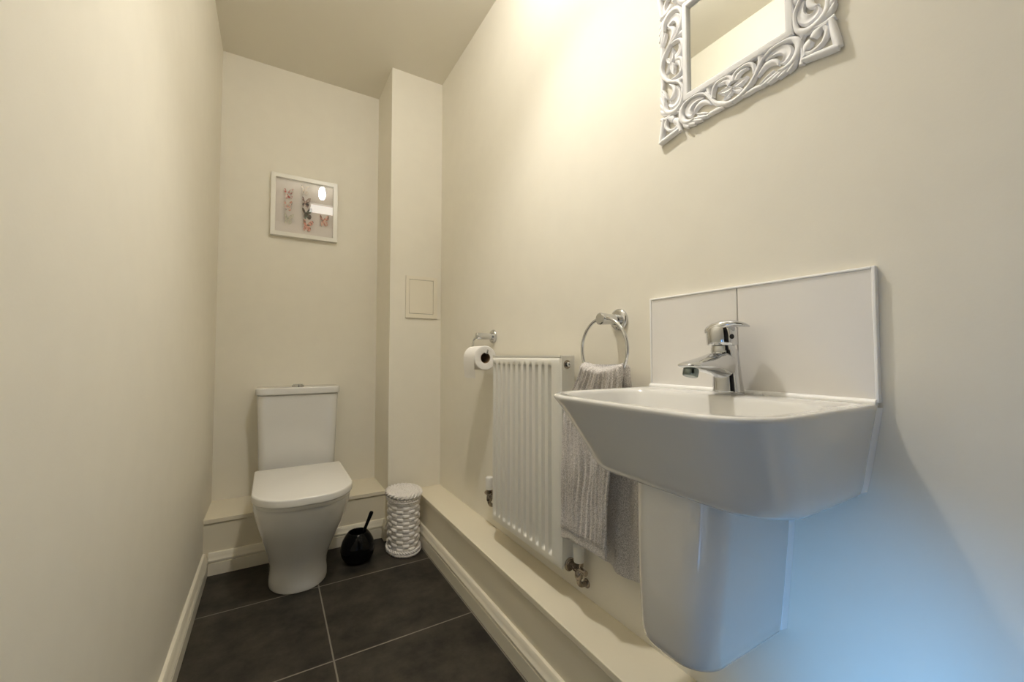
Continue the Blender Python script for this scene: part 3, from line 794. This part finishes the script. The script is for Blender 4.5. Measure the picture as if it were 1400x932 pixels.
cols = [((.55, .50, .47), (.72, .66, .62), (.50, .06, .05)), ((.30, .27, .24), (.75, .70, .66), (.70, .35, .28)), ((.45, .44, .36), (.66, .64, .56), (.60, .57, .48)),
        ((.30, .29, .27), (.72, .66, .60), (.65, .55, .45)), ((.04, .04, .05), (.20, .10, .09), (.60, .50, .45)), ((.03, .035, .03), (.16, .10, .08), (.16, .22, .17)),
        ((.10, .16, .12), (.68, .25, .20), (.75, .50, .42)), ((.30, .25, .20), (.74, .30, .25), (.72, .60, .52))]
def pp(cx, cy):   # crop position inside the frame -> board position
    return lerp(.006, .272, (cx-150)/672), lerp(1.796, 1.520, (cy-85-(cx-150)*.165)/(610))
spots = [(272, 290, 1.0, 0, .1), (270, 425, .92, 1, .05), (275, 570, 1.0, 2, -.05), (462, 245, .9, 3, .05), (470, 385, .95, 4, -.05), (488, 520, 1.1, 5, .1), (492, 655, 1.1, 6, -.1), (692, 605, 1.05, 7, .05)]
for i, (cx, cy, sc, ci, ro) in enumerate(spots):
    x, z = pp(cx, cy)
    o = link('butterfly', butterfly(x, z, sc*1.05, None, ro), wing_mat('butterfly_wing_%d' % i, *cols[ci], i*.37), pc, smooth=0)
    o['label'] = ['pale butterfly with red marks', 'pale butterfly with pink marks', 'plain grey-green butterfly', 'faint beige butterfly', 'butterfly with black spots', 'dark red and black butterfly', 'pink butterfly with green wing', 'butterfly with red marks at right'][i]

# ------------------------------------------------------------------ lamps
LX, LY, LZ = .348, .850, 2.30
lamp = thing('ceiling_lamp', 'small glowing bulb in a white holder under the ceiling', 'lamp', (LX, LY, ZC))
bm = bmesh.new(); lathe(bm, (LX, LY, ZC-.0005), (0, 0, -1), [(0, .040), (.004, .040), (.008, .030), (.012, .018), (.022, .0155)], n=32)
link('holder', bm, M_capw, lamp)
bm = bmesh.new(); lathe(bm, (LX, LY, ZC-.0225), (0, 0, -1), [(0, .012), (.008, .017), (.025, .023), (.050, .0255), (.075, .025), (.092, .019), (.101, .010), (.104, .002)], n=28)
link('bulb', bm, M_bulb, lamp, smooth=80)
ld = bpy.data.lights.new('lamp_beam', 'SPOT'); ld.energy = 30; ld.color = (1.0, .955, .875); ld.spot_size = math.radians(115); ld.spot_blend = 1.0; ld.shadow_soft_size = .03
lo = bpy.data.objects.new('lamp_beam', ld); C.objects.link(lo); lo.location = (LX, LY, ZC-.150)
pl_ = thing('ceiling_light_panel', 'thin rectangular light panel flush on the ceiling near the doorway', 'light panel', (.46, .225, ZC))
bm = bmesh.new()
for q in ((.29, .30, .09, .36), (.62, .63, .09, .36), (.30, .62, .09, .10), (.30, .62, .35, .36)): box(bm, q[0], q[1], q[2], q[3], ZC-.012, ZC-.0005)
link('frame', bm, M_capw, pl_, smooth=0)
link('diffuser', B(.3002, .6198, .1002, .3498, ZC-.010, ZC-.004), M_panel, pl_, smooth=0)

# ------------------------------------------------------------------ blue daylight aimed through the added low window
w = bpy.data.worlds.new('daylight'); bpy.context.scene.world = w; w.use_nodes = True
bg = w.node_tree.nodes['Background']; bg.inputs['Color'].default_value = (.26, .52, 1.0, 1); bg.inputs['Strength'].default_value = 4.5

sl = bpy.data.lights.new('cool_daylight', 'SUN'); sl.energy = 7.2; sl.color = (.17, .48, .95); sl.angle = math.radians(18)
so = bpy.data.objects.new('cool_daylight', sl); C.objects.link(so); so.location = (-2, -1, 1)
so.rotation_euler = Vector((1, .40, -.13)).to_track_quat('-Z', 'Y').to_euler()

# ------------------------------------------------------------------ camera
cam = bpy.data.cameras.new('camera'); co = bpy.data.objects.new('camera', cam); C.objects.link(co)
cam.sensor_width = 36; cam.lens = 555/1400*36; cam.clip_start = .01
yaw = math.radians(30.6); pit = math.atan(20/555)
co.location = (0, 0, CAM); co.rotation_euler = (PI/2+pit, 0, -yaw)
sc = bpy.context.scene; sc.camera = co
sc.view_settings.view_transform = 'Standard'; sc.view_settings.look = 'None'; sc.view_settings.gamma = 1
sc.view_settings.use_curve_mapping = False; sc.view_settings.exposure = 0.22
sc.cycles.max_bounces = 12; sc.cycles.diffuse_bounces = 8; sc.cycles.glossy_bounces = 6
sc.cycles.use_denoising = True
sc.cycles.sample_clamp_indirect = 6
